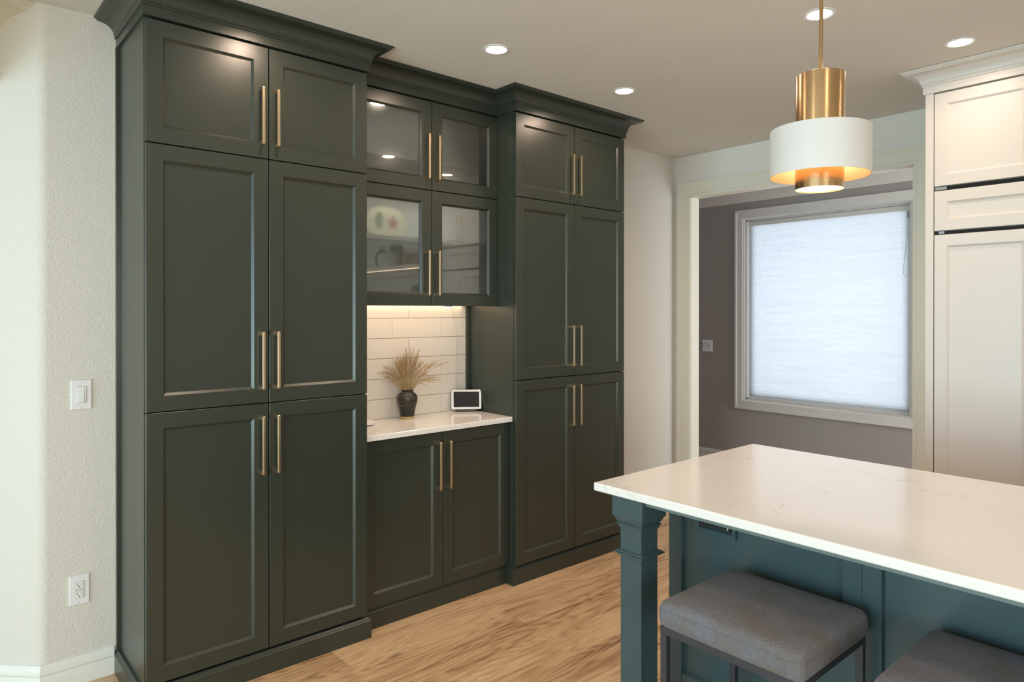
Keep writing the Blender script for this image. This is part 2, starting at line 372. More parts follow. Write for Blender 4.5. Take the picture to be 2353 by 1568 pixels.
# ---------------------------------------------------------------- setting
# floor: sub floor plus oak planks laid along x
fl = struct('floor', box(-3.6, 6.0, -3.4, 4.9, -0.06, -0.012), OAK)
PW = 0.1795; y0 = 2.578
starts = {0: 1.36, -1: 2.18, -3: 1.70, -2: 0.92, -4: 2.65, -5: 1.15, -6: 2.2}
full = None; PL = 1.86
cnt = 0
def plank_mesh(L):
    g = 0.0004; c = 0.0012; a, b_ = L/2-g, PW/2-g
    me = bpy.data.meshes.new('plank')
    me.from_pydata([(-a,-b_,-.006),(a,-b_,-.006),(a,b_,-.006),(-a,b_,-.006),(-a,-b_,.006-c),(a,-b_,.006-c),(a,b_,.006-c),(-a,b_,.006-c),
                    (-a+c,-b_+c,.006),(a-c,-b_+c,.006),(a-c,b_-c,.006),(-a+c,b_-c,.006)], [],
                   [(3,2,1,0),(0,1,5,4),(1,2,6,5),(2,3,7,6),(3,0,4,7),(4,5,9,8),(5,6,10,9),(6,7,11,10),(7,4,8,11),(8,9,10,11)])
    me.materials.append(OAK); return me
fullmesh = plank_mesh(PL)
for r in range(-22, 8):
    yc = y0 + PW*(r+0.5)
    if yc > 4.85: continue
    st = starts.get(r, random.uniform(0, PL))
    x = st
    while x > -3.6: x -= PL
    while x < 6.0:
        a, b_ = max(x, -3.6), min(x+PL, 6.0)
        if b_-a > 0.02:
            me = fullmesh if b_-a > PL-1e-4 else plank_mesh(b_-a)
            o = bpy.data.objects.new('plank', me); o.location = ((a+b_)/2, yc, -0.006); link(o, fl); cnt += 1
        x += PL
# ceiling
struct('ceiling', box(-3.6, 6.1, -3.5, 5.0, H, H+0.1), CEIL)
# back wall behind the green cabinets, with backsplash tiles
bw = struct('wall_back', box(0.36+0.055*0.4142+0.0001, XD2, YW, YW+0.12, 0, H), WALL)
# short angled wall at the left (runs back-left at 45 degrees) with a soft bullnose corner
k = 0.7071
def ang(s, out, zz): return (0.36 - k*s - k*out, 3.19 + k*s - k*out, zz)
mb = MB(); pts = []
rr = 0.055; cxx, cyy = 0.36+rr*0.4142, 3.19+rr
for i in range(9):
    a = R(-90 - 45*i/8); pts.append((cxx + rr*math.cos(a), cyy + rr*math.sin(a)))
L = 1.15
p0 = pts[-1]; e = (p0[0]-k*L, p0[1]+k*L)
poly = pts + [e, (e[0]+0.1, e[1]+0.1), (pts[0][0], 3.31)]
mb.prism(poly, 0, H, 'z')
struct('wall_angled', mb, WALL, smooth=30)
struct('wall_nook', box(-3.6, -0.40, 4.0, 4.12, 0, H), WALL)
# left garden side wall with wide opening
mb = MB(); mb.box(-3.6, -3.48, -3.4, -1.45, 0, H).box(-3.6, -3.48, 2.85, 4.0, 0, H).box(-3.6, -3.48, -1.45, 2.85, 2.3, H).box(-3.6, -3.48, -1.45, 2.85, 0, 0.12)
struct('wall_left', mb, WALL_BRIGHT)
wf = MB()
for yy in (-1.45, -0.02, 1.37, 2.78): wf.box(-3.58, -3.50, yy, yy+0.07, 0.12, 2.3)
wf.box(-3.58, -3.50, -1.45, 2.85, 0.12, 0.2).box(-3.58, -3.50, -1.45, 2.85, 2.22, 2.3)
g1 = struct('window_2', wf, TRIM)
for i in range(3): obj('pane', box(-3.545, -3.54, -1.38+i*1.4, -1.38+i*1.4+1.34, 0.2, 2.22), CLEAR, g1)
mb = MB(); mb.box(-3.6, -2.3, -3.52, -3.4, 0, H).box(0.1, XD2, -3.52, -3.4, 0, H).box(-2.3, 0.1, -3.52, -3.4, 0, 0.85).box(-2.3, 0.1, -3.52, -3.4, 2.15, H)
struct('wall_front', mb, WALL_BRIGHT)
mb = MB(); mb.box(-2.3, 0.1, -3.5, -3.43, 0.85, 0.9).box(-2.3, 0.1, -3.5, -3.43, 2.1, 2.15).box(-2.3, -2.25, -3.5, -3.43, 0.9, 2.1).box(0.05, 0.1, -3.5, -3.43, 0.9, 2.1).box(-1.13, -1.07, -3.5, -3.43, 0.9, 2.1)
w3 = struct('added_window', mb, TRIM)  # unseen window added to go with the front fill light
obj('pane', box(-2.25, -1.13, -3.47, -3.465, 0.9, 2.1), CLEAR, w3); obj('pane', box(-1.07, 0.05, -3.47, -3.465, 0.9, 2.1), CLEAR, w3)
# wall with the cased opening (x = XD)
yo0, yo1, zo = 1.488, 3.044, 2.365
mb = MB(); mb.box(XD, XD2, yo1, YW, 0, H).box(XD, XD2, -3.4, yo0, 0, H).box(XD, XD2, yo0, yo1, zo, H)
dw = struct('wall_right', mb, WALL_BRIGHT)
# casing of the opening
cas = [(0, 0.0), (0, -0.012), (0.012, -0.014), (0.020, -0.010), (0.030, -0.012), (0.078, -0.016), (0.084, -0.022), (0.100, -0.026), (0.107, -0.026), (0.107, 0.0)]
mb = MB().sweep([(yo0, 0.0), (yo0, zo), (yo1, zo), (yo1, 0.0)], [(-o, h) for o, h in cas], plane='yz', const=XD)
struct('trim_1', mb, TRIM, label='cream moulded casing around the wide doorway', smooth=30)
mb = MB(); mb.box(XD-.002, XD2+.002, yo1-0.006, yo1+0.002, 0, zo).box(XD-.002, XD2+.002, yo0-0.002, yo0+0.006, 0, zo).box(XD-.002, XD2+.002, yo0, yo1, zo-0.006, zo+.002)
struct('trim_2', mb, TRIM, label='flat cream jamb lining of the doorway')
# far dining room
wy0, wy1, wz0, wz1 = 2.02, 3.469, 0.645, 2.36
mb = MB(); mb.box(XW, XW+0.14, -1.2, wy0, 0, H).box(XW, XW+0.14, wy1, 4.9, 0, H).box(XW, XW+0.14, wy0, wy1, 0, wz0).box(XW, XW+0.14, wy0, wy1, wz1, H)
struct('wall_dining', mb, GREYWALL)
struct('wall_dining_left', box(XD2, XW, 4.8, 4.9, 0, H), GREYWALL)
struct('wall_dining_right', box(XD2, XW, -1.3, -1.2, 0, H), GREYWALL)
struct('wall_passage', box(XD, XD2, YW, 4.9, 0, H), GREYWALL)
wc = [(0, 0), (0, -0.010), (0.010, -0.012), (0.022, -0.020), (0.070, -0.020), (0.076, -0.027), (0.097, -0.027), (0.097, 0)]
mb = MB().sweep([(wy0, wz0), (wy0, wz1), (wy1, wz1), (wy1, wz0)], [(-o, h) for o, h in wc], closed=True, plane='yz', const=XW)
win = struct('window_1', mb, TRIM2, label='dining room window with grey white moulded casing', smooth=30)
mb = MB(); fr = 0.03
mb.box(XW+.02, XW+.14, wy0, wy0+.012, wz0, wz1).box(XW+.02, XW+.14, wy1-.012, wy1, wz0, wz1).box(XW+.02, XW+.14, wy0, wy1, wz0, wz0+.012).box(XW+.02, XW+.14, wy0, wy1, wz1-.012, wz1)
mb.box(XW+.09, XW+.125, wy0+.012, wy0+.05, wz0, wz1).box(XW+.09, XW+.125, wy1-.05, wy1-.012, wz0, wz1).box(XW+.09, XW+.125, wy0, wy1, wz0+.012, wz0+.05).box(XW+.09, XW+.125, wy0, wy1, wz1-.05, wz1-.012)
obj('window_frame', mb, TRIM2, win)
obj('pane', box(XW+.105, XW+.11, wy0+.05, wy1-.05, wz0+.05, wz1-.05), CLEAR, win)
cr3 = [(0, 2.532), (0.012, 2.532), (0.014, 2.548), (0.020, 2.556), (0.030, 2.585), (0.052, 2.620), (0.085, 2.648), (0.092, 2.655), (0.10, 2.668), (0.10, 2.68), (0, 2.68)]
mb = MB().sweep([(XW, 4.8), (XW, -1.2)], cr3)
struct('trim_3', mb, TRIM2, label='crown moulding of the dining room', smooth=30)
bb = [(0, 0), (0.016, 0), (0.016, 0.058), (0.013, 0.064), (0.013, 0.070), (0.016, 0.075), (0.015, 0.090), (0.008, 0.104), (0.004, 0.110), (0, 0.110)]
mb = MB().sweep([(XW, 4.8), (XW, -1.2)], bb); struct('baseboard_dining', mb, TRIM2, smooth=30)
mb = MB().sweep([(e[0], e[1]), (0.36, 3.19), (A0-0.02, 3.19)], bb)
struct('baseboard_left', mb, mat('white_baseboard_paint', (0.74, 0.74, 0.68), 0.4), smooth=30)
mb = MB().sweep([(C1+0.022, YW), (XD, YW), (XD, yo1+0.107)], bb); struct('baseboard_right', mb, TRIM, smooth=30)
# vaulted head of the window nook at the upper left: cream vault with a small moulding at its spring
prof = []
for i in range(13):
    a = R(90*i/12); prof.append((0.052 + 0.135*math.sin(a), 2.50 + 0.145*math.cos(a)))
poly = prof + [(0.187, 2.36), (0.26, 2.36), (0.26, 2.675), (0.052, 2.675)]
def extr(poly, d0, d1):
    mb = MB(); m = len(poly); vs = []
    for d in (d0, d1):
        for s_, z_ in poly:
            p = ang(s_, d, z_); vs.append(p)
    fs = [tuple(range(m)), tuple(m+q for q in range(m))[::-1]] + [(q, (q+1) % m, m+(q+1) % m, m+q) for q in range(m)]
    return mb.add(vs, fs)
VAULT = mat('cream_vault_paint', (0.74, 0.70, 0.56), 0.7)
struct('trim_4', extr(poly, 0.0, 1.3), VAULT, label='cream vaulted plaster head of the window nook', smooth=30)
mpoly = [(0.024, 2.68), (0.024, 2.672), (0.030, 2.668), (0.034, 2.668), (0.036, 2.660), (0.046, 2.652), (0.048, 2.645), (0.056, 2.643), (0.07, 2.66), (0.07, 2.68)]
struct('trim_5', extr(mpoly, 0.0, 1.3), TRIM, label='small stepped moulding between vault and ceiling')

# ---------------------------------------------------------------- cabinets
def door_mesh(u0, u1, z0, z1, f, st=0.058, bev=0.010, dep=0.010, th=0.020, axis='y', g=0.0021, glass=False):
    # f: plane of the door front; faces -axis
    u0 += g; u1 -= g; z0 += g; z1 -= g; c = 0.0012
    rects = [(0, th), (0, c), (c, 0), (st, 0), (st+bev, dep), (st+bev, th)]
    vs = []; fs = []
    for ins, d in rects:
        for (u, z) in ((u0+ins, z0+ins), (u1-ins, z0+ins), (u1-ins, z1-ins), (u0+ins, z1-ins)):
            vs.append((u, f+d, z) if axis == 'y' else (f+d, u, z))
    for i in range(len(rects)):
        j = (i+1) % len(rects)
        for q in range(4): fs.append((i*4+q, i*4+(q+1) % 4, j*4+(q+1) % 4, j*4+q))
    return MB().add(vs, fs)
def panel_mesh(u0, u1, z0, z1, f, st=0.058, bev=0.010, dep=0.010, axis='y', th=0.008):
    i = st + bev*0.98
    a = (u0+i, u1-i); 
    if axis == 'y': return box(a[0], a[1], f+dep-0.0004, f+dep+th, z0+i, z1-i)
    return box(f+dep-0.0004, f+dep+th, a[0], a[1], z0+i, z1-i)
def handle_mesh(xc, f, z0, z1, axis='y'):
    w_ = 0.0055; p = 0.030; t = 0.0095
    # side profile in (depth, z): arch shape, bar with curved brackets
    outer = [(0, z0), (-p+0.004, z0+0.002), (-p, z0+0.006), (-p, z1-0.006), (-p+0.004, z1-0.002), (0, z1)]
    inner = []
    def arc(cz, sgn):
        r = []
        for i in range(6):
            a = R(90*i/5); r.append((-(p-t) + 0.010 - 0.010*math.sin(a) , cz + sgn*(0.010*math.cos(a)) ))
        return r
    zi0, zi1 = z0+0.018, z1-0.018
    top = [(0, zi1), (-(p-t)+0.010, zi1)] + [(-(p-t)+0.010-0.010*math.sin(R(18*i)), zi1-0.010+0.010*math.cos(R(18*i))) for i in range(1, 6)]
    bot = [(-(p-t)+0.010-0.010*math.cos(R(18*i)), zi0+0.010-0.010*math.sin(R(18*i))) for i in range(0, 5)] + [(-(p-t)+0.010, zi0), (0, zi0)]
    poly = outer + top + bot
    poly = [(f+d, z) for d, z in poly]
    mb = MB(); m = len(poly); no = len(outer)
    # triangulation-safe: split in three convex-ish pieces (bar, two brackets) sharing edges
    vs = []
    for xx in (xc-w_, xc+w_):
        for d, z in poly: vs.append((xx, d, z) if axis == 'y' else (d, xx, z))
    fs = []
    nt_, nb = len(top), len(bot); T0 = no; B0 = no+nt_
    for off, rev in ((0, 0), (m, 1)):
        a = [5] + [T0+i for i in range(nt_)] + [3, 4]              # top bracket
        b_ = [B0+i for i in range(nb)] + [0, 1, 2]                 # bottom bracket
        c_ = [3, T0+nt_-1, B0, 2]
        for q in (a, b_, c_):
            q = [x_+off for x_ in q]; fs.append(tuple(q[::-1] if rev else q))
    for q in range(m): fs.append((q, (q+1) % m, m+(q+1) % m, m+q))
    return mb.add(vs, fs)
def door(parent, u0, u1, z0, z1, f, m, handle=None, glass=False, axis='y', label=None):
    d = obj('door', door_mesh(u0, u1, z0, z1, f, axis=axis), m, parent)
    if label: d['label'] = label
    p = panel_mesh(u0, u1, z0, z1, f, axis=axis, th=0.004 if glass else 0.008)
    obj('glass_pane' if glass else 'door_panel', p, FROST if glass else m, d)
    if handle:
        xc, h0, h1 = handle; obj('handle', handle_mesh(xc, f, h0, h1, axis), BRASS, d, bevel=0.0018, seg=2)
    return d
HO = 0.031
def tall(name, x0, xs, x1, label, plinth_joint=False):
    t = thing(name, ((x0+x1)/2, 2.97, 0), label, 'cabinet')
    body = MB(); f = D+0.0215
    body.box(x0, x0+0.02, f, YW, 0.08, 2.60).box(x1-0.02, x1, f, YW, 0.08, 2.60).box(x0+0.02, x1-0.02, f+0.02, YW-0.01, ZB-0.02, 2.60)
    obj('carcass', body, GREEN, t)
    for z0, z1, h0, h1 in ((Z1, ZT, 2.156, 2.396), (Z2, Z1, 1.165, 1.405), (ZB, Z2, 0.820, 1.063)):
        door(t, x0, xs, z0, z1, D, GREEN, (xs-HO, h0, h1)); door(t, xs, x1, z0, z1, D, GREEN, (xs+HO, h0, h1))
    return t
PP = [(0, 0), (0.0, 0.0)]
def plinth_prof(o): return [(-0.012, 0), (o, 0), (o, 0.078), (o-0.004, 0.082), (o-0.004, 0.085), (o-0.012, 0.094), (-0.012, 0.094)]
ta = tall('tall_cabinet', A0, AS, A1, 'largest dark green tall cabinet with six panel doors, beside the left wall')
tc_ = tall('tall_cabinet', C0, CS, C1, 'dark green tall cabinet with six doors, right of the nook with the vase')
F2 = D+0.0215
pl = obj('plinth', MB().sweep([(A0, YW), (A0, F2), (A1, F2), (A1, DB+0.02)], plinth_prof(0.0200)), GREEN, ta, smooth=30)
obj('plinth', MB().sweep([(C0, DB+0.02), (C0, F2), (C0+0.028, F2)], plinth_prof(0.012)), GREEN, tc_, smooth=30)
obj('plinth', MB().sweep([(C0+0.0292, F2), (CS+0.004, F2)], plinth_prof(0.0105)), GREEN, tc_, smooth=30)
obj('plinth', MB().sweep([(CS+0.0052, F2), (C1, F2), (C1, YW)], plinth_prof(0.0105)), GREEN, tc_, smooth=30)
# scribe strips at the left side panel and the right cabinet's nook side
obj('scribe_strip', box(A0-0.012, A0, YW-0.022, YW, 0.094, 2.567), GREEN, ta)
obj('scribe_strip', box(C0-0.016, C0, YW-0.03, YW, 0.914, 1.53), GREEN, tc_)
# crown and frieze over all three cabinets
cpath = [(A0, YW), (A0, D), (A1, D), (A1, DM), (C0, DM), (C0, D), (C1, D), (C1, YW)]
def crown_prof(base=2.604):
    pr = [(0.0, base), (0.0135, base), (0.0150, base+0.003), (0.0150, base+0.006), (0.0120, base+0.008), (0.0145, base+0.011), (0.0145, base+0.013)]
    for i in range(9):
        a = R(90*i/8); pr.append((0.0175 + 0.056*(1-math.cos(a)), base+0.016 + 0.043*math.sin(a)))
    pr += [(0.0770, base+0.060), (0.0770, base+0.063), (0.0820, base+0.066), (0.0870, base+0.069), (0.0870, 2.6785), (0.0, 2.6785)]
    return pr
cm = thing('crown_molding', (1.98, 2.85, 2.567), 'dark green crown moulding stepping along the top of the green cabinets', 'crown moulding')
obj('cove', MB().sweep(cpath, crown_prof()), GREEN, cm, smooth=25)
obj('frieze_board', MB().sweep(cpath, [(-0.02, 2.567), (0.0087, 2.567), (0.0087, 2.604), (-0.02, 2.604)]), GREEN, cm)

# glazed upper cabinet
uc = thing('glass_door_cabinet', (MS, 3.05, 1.511), 'dark green wall cabinet with four frosted glass doors above the coffee nook', 'cabinet')
F = DM+0.0215
mb = MB(); mb.box(A1+0.001, A1+0.018, F, YW, 1.525, 2.60).box(C0-0.018, C0-0.001, F, YW, 1.525, 2.60).box(A1+0.018, C0-0.018, F, YW, 1.525, 1.541).box(A1+0.018, C0-0.018, F, YW, 2.56, 2.60)
mb.box(A1+0.018, C0-0.018, F, YW, 2.095, 2.113).box(MS-0.009, MS+0.009, F, F+0.02, 1.541, 2.56)
obj('carcass', mb, GREEN, uc)
mb = MB(); mb.box(A1+0.018, C0-0.018, YW-0.012, YW-0.004, 1.541, 2.56)
mb.box(A1+0.018, A1+0.022, F+.002, YW-0.012, 1.541, 2.56).box(C0-0.022, C0-0.018, F+.002, YW-0.012, 1.541, 2.56).box(A1+.022, C0-.022, F+.002, YW-.012, 2.113, 2.115).box(A1+.022, C0-.022, F+.002, YW-.012, 1.541, 1.543)
obj('lining', mb, INSIDE, uc)
for zz in (2.262, 1.850): obj('shelf', box(A1+0.022, C0-0.022, F+0.012, YW-0.012, zz-0.009, zz+0.009), mat('white_shelf', (0.8, 0.8, 0.77), 0.5), uc)
obj('light_strip', box(A1+0.05, C0-0.05, YW-0.04, YW-0.02, 1.517, 1.525), LEDM, uc)
for q in range(5): obj('hinge_clip', box(1.60+q*0.155, 1.625+q*0.155, F+0.002, F+0.02, 1.5135, 1.525), DARK, uc)
for z0, z1, h0, h1 in ((Z1, ZT, 2.156, 2.394), (1.511, Z1, 1.562, 1.799)):
    door(uc, A1, MS, z0, z1, DM, GREEN, (MS-HO, h0, h1), glass=True); door(uc, MS, C0, z0, z1, DM, GREEN, (MS+HO, h0, h1), glass=True)
for zz_, pw_ in ((2.555, 0.2), (2.09, 0.8)):
    area('cabinet_light', (1.98, 3.02, zz_), (0, 0, -1), 0.7, 0.03, pw_, (1.0, 0.93, 0.82))
area('nook_light', (1.98, 3.03, 1.5105), (0, 0.02, -1), 0.80, 0.14, 1.25, (1.0, 0.76, 0.54))
# dish with a star inside
dish = thing('painted_dish', (1.84, 3.14, 1.859), 'cream dish painted with a red star behind the lower left frosted glass door', 'dish')
dm_ = MB().lathe([(0.001, 0), (0.095, 0.004), (0.100, 0.0), (0.095, -0.008), (0.001, -0.006)], c=(0, 3.10, 0), axis='y', n=40)
dm_.v = [(1.835+a*1.28, b_, 1.945+c_*0.84) for a, b_, c_ in dm_.v]
obj('dish_body', dm_, DISH, dish, smooth=40)
st_ = []
for i in range(10):
    a = R(90+36*i); r_ = 0.040 if i % 2 == 0 else 0.016; st_.append((1.872+r_*math.cos(a), 1.945+r_*math.sin(a)))
obj('star', MB().prism(st_, 3.089, 3.0925), RED, dish)
obj('sprig', MB().prism([(1.79+0.022*math.cos(R(30*i)), 1.955+0.045*math.sin(R(30*i))) for i in range(12)], 3.089, 3.0925), SPRIG, dish)

# base cabinet and counter of the nook
bc = thing('base_cabinet', (MS, 3.0, 0), 'dark green two door base cabinet under the small white counter', 'cabinet')
F = DB+0.0215
obj('carcass', MB().box(A1+0.001, C0-0.001, F, YW, 0.09, 0.886), GREEN, bc)
obj('filler_strip', box(A1+0.001, C0-0.001, F-0.001, F, 0.86, 0.886), GREEN, bc)
door(bc, A1+0.002, MS, ZB, 0.880, DB, GREEN, (MS-HO, 0.590, 0.837)); door(bc, MS, C0-0.002, ZB, 0.880, DB, GREEN, (MS+HO, 0.590, 0.836))
obj('plinth', MB().sweep([(A1+0.001, F+0.004), (C0-0.001, F+0.004)], plinth_prof(0.0125)), GREEN, bc, smooth=30)
ct = obj('nook_worktop', box(A1+0.002, C0-0.002, 2.779, YW-0.001, 0.8865, 0.914), QUARTZ, None, bevel=0.004, seg=3)
tag(ct, 'small white stone worktop of the coffee nook, between the green tall cabinets', 'countertop')
# tiles
TX, TZ = 0.3205, 0.1072
gr = obj('grout', box(A1, 2.416, YW-0.006, YW, 0.914, 1.53), GROUT, bw)
tcount = 0
for r in range(6):
    z0 = 0.914 + 0.001 + (0 if r == 0 else 0.104 + (r-1)*0.1075); z1 = 0.914 + 0.104 + r*0.1075 - 0.001
    z1 = min(z1, 1.525)
    x = (1.921 if r % 2 == 0 else 2.0255) - 2*TX
    while x < 2.41:
        a, b_ = max(x+0.001, A1+0.001), min(x+TX-0.001, 2.415)
        if b_-a > 0.01: obj('tile', box(a, b_, YW-0.010, YW-0.005, z0+0.0005, z1-0.0005), TILE, bw, bevel=0.0012)
        x += TX

# ---------------------------------------------------------------- objects on the nook counter
v = thing('vase', (1.965, 3.10, 0.914), 'dark brown stoneware vase with a sandy base band, holding dried grass', 'vase')
VC = (1.965, 3.10, 0.914)
VP = [(0.001, 0.014), (0.0365, 0.014), (0.0372, 0.018), (0.040, 0.040), (0.0475, 0.072), (0.0535, 0.095), (0.0548, 0.108), (0.0525, 0.121), (0.0440, 0.133), (0.0345, 0.140), (0.0315, 0.145), (0.0325, 0.150), (0.0360, 0.154), (0.0345, 0.156), (0.0300, 0.152), (0.0280, 0.146), (0.030, 0.135), (0.045, 0.115), (0.030, 0.03), (0.001, 0.025)]
obj('vase_body', MB().lathe(VP, c=VC, n=48), VASE, v, smooth=50)
obj('base_band', MB().lathe([(0.001, 0.0), (0.0345, 0.0), (0.0360, 0.004), (0.0368, 0.0145), (0.001, 0.0145)], c=VC, n=48), ROPE, v, smooth=40)
# dried grass: many stems with seed heads
rnd = random.Random(3)
stems = MB(); heads = MB()
rtv = Vector((0.7536, -0.6574, 0)); fwv = Vector((0.6574, 0.7536, 0))
def seedhead(p, d, L_, r_):
    d = d.normalized(); side = d.cross(Vector((0.3, 0.5, 0.8))).normalized(); s2_ = d.cross(side)
    n_ = int(L_/0.0045)
    for i in range(n_):
        t_ = i/n_; q = p + d*(t_*L_); a = i*2.4
        o_ = (side*math.cos(a)+s2_*math.sin(a)); rr_ = r_*(0.35+math.sin(math.pi*min(1, t_*0.9+0.12)))
        tip = q + o_*rr_ + d*0.009
        w2 = d.cross(o_)*0.0014
        heads.add([q-w2, q+w2, tip, q+o_*rr_*0.5-d*0.001], [(0, 1, 2), (0, 2, 3), (1, 3, 2), (0, 3, 1)])
def stem(lean, depth, h, head=0.03, hr=0.004, r0=0.0007):
    base = Vector((VC[0], VC[1], VC[2]+0.05)); a0 = rnd.uniform(-0.022, 0.022); b0 = rnd.uniform(-0.022, 0.022)
    neck = Vector((VC[0], VC[1], VC[2]+0.150)) + rtv*(0.024*max(-1, min(1, lean/0.10))+a0*0.3) + fwv*(b0*0.8)
    top = Vector((VC[0], VC[1], VC[2]+h)) + rtv*lean + fwv*depth
    mid = neck.lerp(top, 0.5) + Vector((0, 0, 0.02+0.15*abs(lean)))
    pts = [base, neck]
    for i in range(1, 6):
        t_ = i/5; pts.append(neck*(1-t_)**2 + mid*2*t_*(1-t_) + top*t_*t_)
    stems.tube(pts, [r0]*5+[r0*0.8, r0*0.5], n=4)
    seedhead(pts[-2], pts[-1]-pts[-2], head+ (pts[-1]-pts[-2]).length*0.8, hr)
    return pts
for i in range(190):
    u = rnd.gauss(0, 0.045); h = 0.225 + rnd.uniform(0, 0.11) - abs(u)*0.45
    stem(u, rnd.gauss(0, 0.03), h, rnd.uniform(0.015, 0.04), rnd.uniform(0.002, 0.0045))
for lean, h in ((-0.135, 0.305), (-0.125, 0.29), (-0.145, 0.255), (-0.150, 0.248), (-0.14, 0.20), (-0.115, 0.27), (0.13, 0.285), (0.175, 0.29), (0.12, 0.28), (0.14, 0.225), (0.135, 0.215), (0.10, 0.27),
                (0.02, 0.335), (0.055, 0.33), (-0.01, 0.335), (0.05, 0.30), (-0.05, 0.28), (0.075, 0.26), (-0.09, 0.24), (-0.10, 0.22), (0.09, 0.21), (0.085, 0.235)):
    for q in range(2): stem(lean+rnd.uniform(-.008, .008), rnd.gauss(0, 0.02), h+rnd.uniform(-.008, .004), 0.05, 0.005)
dg = thing('dried_grass', (VC[0], VC[1], VC[2]+0.05), 'bunch of straw coloured dried grass standing in the dark vase', 'dried grass')
s_o = obj('stems', stems, GRASS, dg); s_o['kind'] = 'stuff'
h_o = obj('seed_heads', heads, GRASS2, dg); h_o['kind'] = 'stuff'

# smart display tablet facing the camera
def place(mb, loc, rz, tilt):
    M_ = Matrix.Translation(loc) @ Matrix.Rotation(rz, 4, 'Z') @ Matrix.Rotation(tilt, 4, 'X')
    mb.v = [tuple(M_ @ Vector(p)) for p in mb.v]; return mb
def rrect(w_, h_, r_, n=6):
    p = []
    for cx, cy, a0 in ((w_/2-r_, h_/2-r_, 0), (-w_/2+r_, h_/2-r_, 90), (-w_/2+r_, -h_/2+r_, 180), (w_/2-r_, -h_/2+r_, 270)):
        for i in range(n+1): a = R(a0+90*i/n); p.append((cx+r_*math.cos(a), cy+r_*math.sin(a)))
    return p
TL = (2.352, 3.090, 0.926); TRZ = R(-35); TT = R(-16)
tb = thing('smart_display', (2.352, 3.100, 0.914), 'small tablet screen with white bezel leaning at the right end of the nook counter', 'tablet')
def up(mb, dz): mb.v = [(a, b_, c+dz) for a, b_, c in mb.v]; return mb
obj('bezel', place(up(MB().prism(rrect(0.170, 0.112, 0.010), -0.006, 0.004), 0.058), TL, TRZ, TT), PLASTIC, tb, bevel=0.0015)
obj('screen', place(up(MB().prism(rrect(0.145, 0.088, 0.002), -0.0068, -0.0055), 0.058), TL, TRZ, TT), SCREEN, tb)
obj('camera_dot', place(up(MB().prism([(0.0015*math.cos(R(60*i)), 0.0015*math.sin(R(60*i))+0.050) for i in range(6)], -0.0066, -0.0055), 0.058), TL, TRZ, TT), BLACKP, tb)
obj('back_shell', place(up(MB().prism(rrect(0.160, 0.104, 0.010), 0.004, 0.010), 0.058), TL, TRZ, TT), PLASTICG, tb)
obj('foot', place(MB().prism([(-0.055, 0.0), (0.055, 0.0), (0.06, 0.055), (-0.06, 0.055)], 0, 0.014, 'z'), (2.352, 3.088, 0.9143), TRZ, 0), BLACKP, tb)
# plug puck and its cord
pk = obj('power_puck', MB().lathe([(0.001, 0), (0.019, 0), (0.0225, 0.004), (0.0225, 0.0275), (0.001, 0.0275)], c=(2.196, 3.05, 1.4975), n=32), PLASTIC, None, smooth=40)
tag(pk, 'round white adapter fixed under the glass door cabinet', 'adapter')
cpts = [(2.216, 3.06, 1.505), (2.262, 3.10, 1.502), (2.295, 3.14, 1.485), (2.318, 3.168, 1.45), (2.337, 3.175, 1.40), (2.347, 3.176, 1.34), (2.345, 3.176, 1.28), (2.338, 3.176, 1.22), (2.338, 3.176, 1.12), (2.347, 3.174, 1.05), (2.352, 3.17, 1.0), (2.362, 3.155, 0.955), (2.365, 3.118, 0.935)]
obj('power_cord', MB().tube(cpts, 0.0018, 6), CORD, tb, smooth=60)
cs = thing('round_stand', (1.685, 3.085, 0.914), 'round white stand partly hidden behind the largest cabinet', 'stand')
sc_ = (1.688, 3.068, 0.914)
obj('foot', MB().lathe([(0.001, 0), (0.050, 0), (0.050, 0.004), (0.001, 0.004)], c=sc_, n=40), BLACKP, cs)
obj('base', MB().lathe([(0.001, 0.004), (0.0525, 0.004), (0.0535, 0.008), (0.0535, 0.018), (0.050, 0.0215), (0.001, 0.022)], c=sc_, n=40), PLASTIC, cs, smooth=40)
obj('post', MB().lathe([(0.007, 0.02), (0.007, 0.14), (0.020, 0.150), (0.030, 0.156), (0.028, 0.161), (0.014, 0.170), (0.001, 0.176)], c=(1.680, 3.068, 0.914), n=24), PLASTIC, cs, smooth=40)

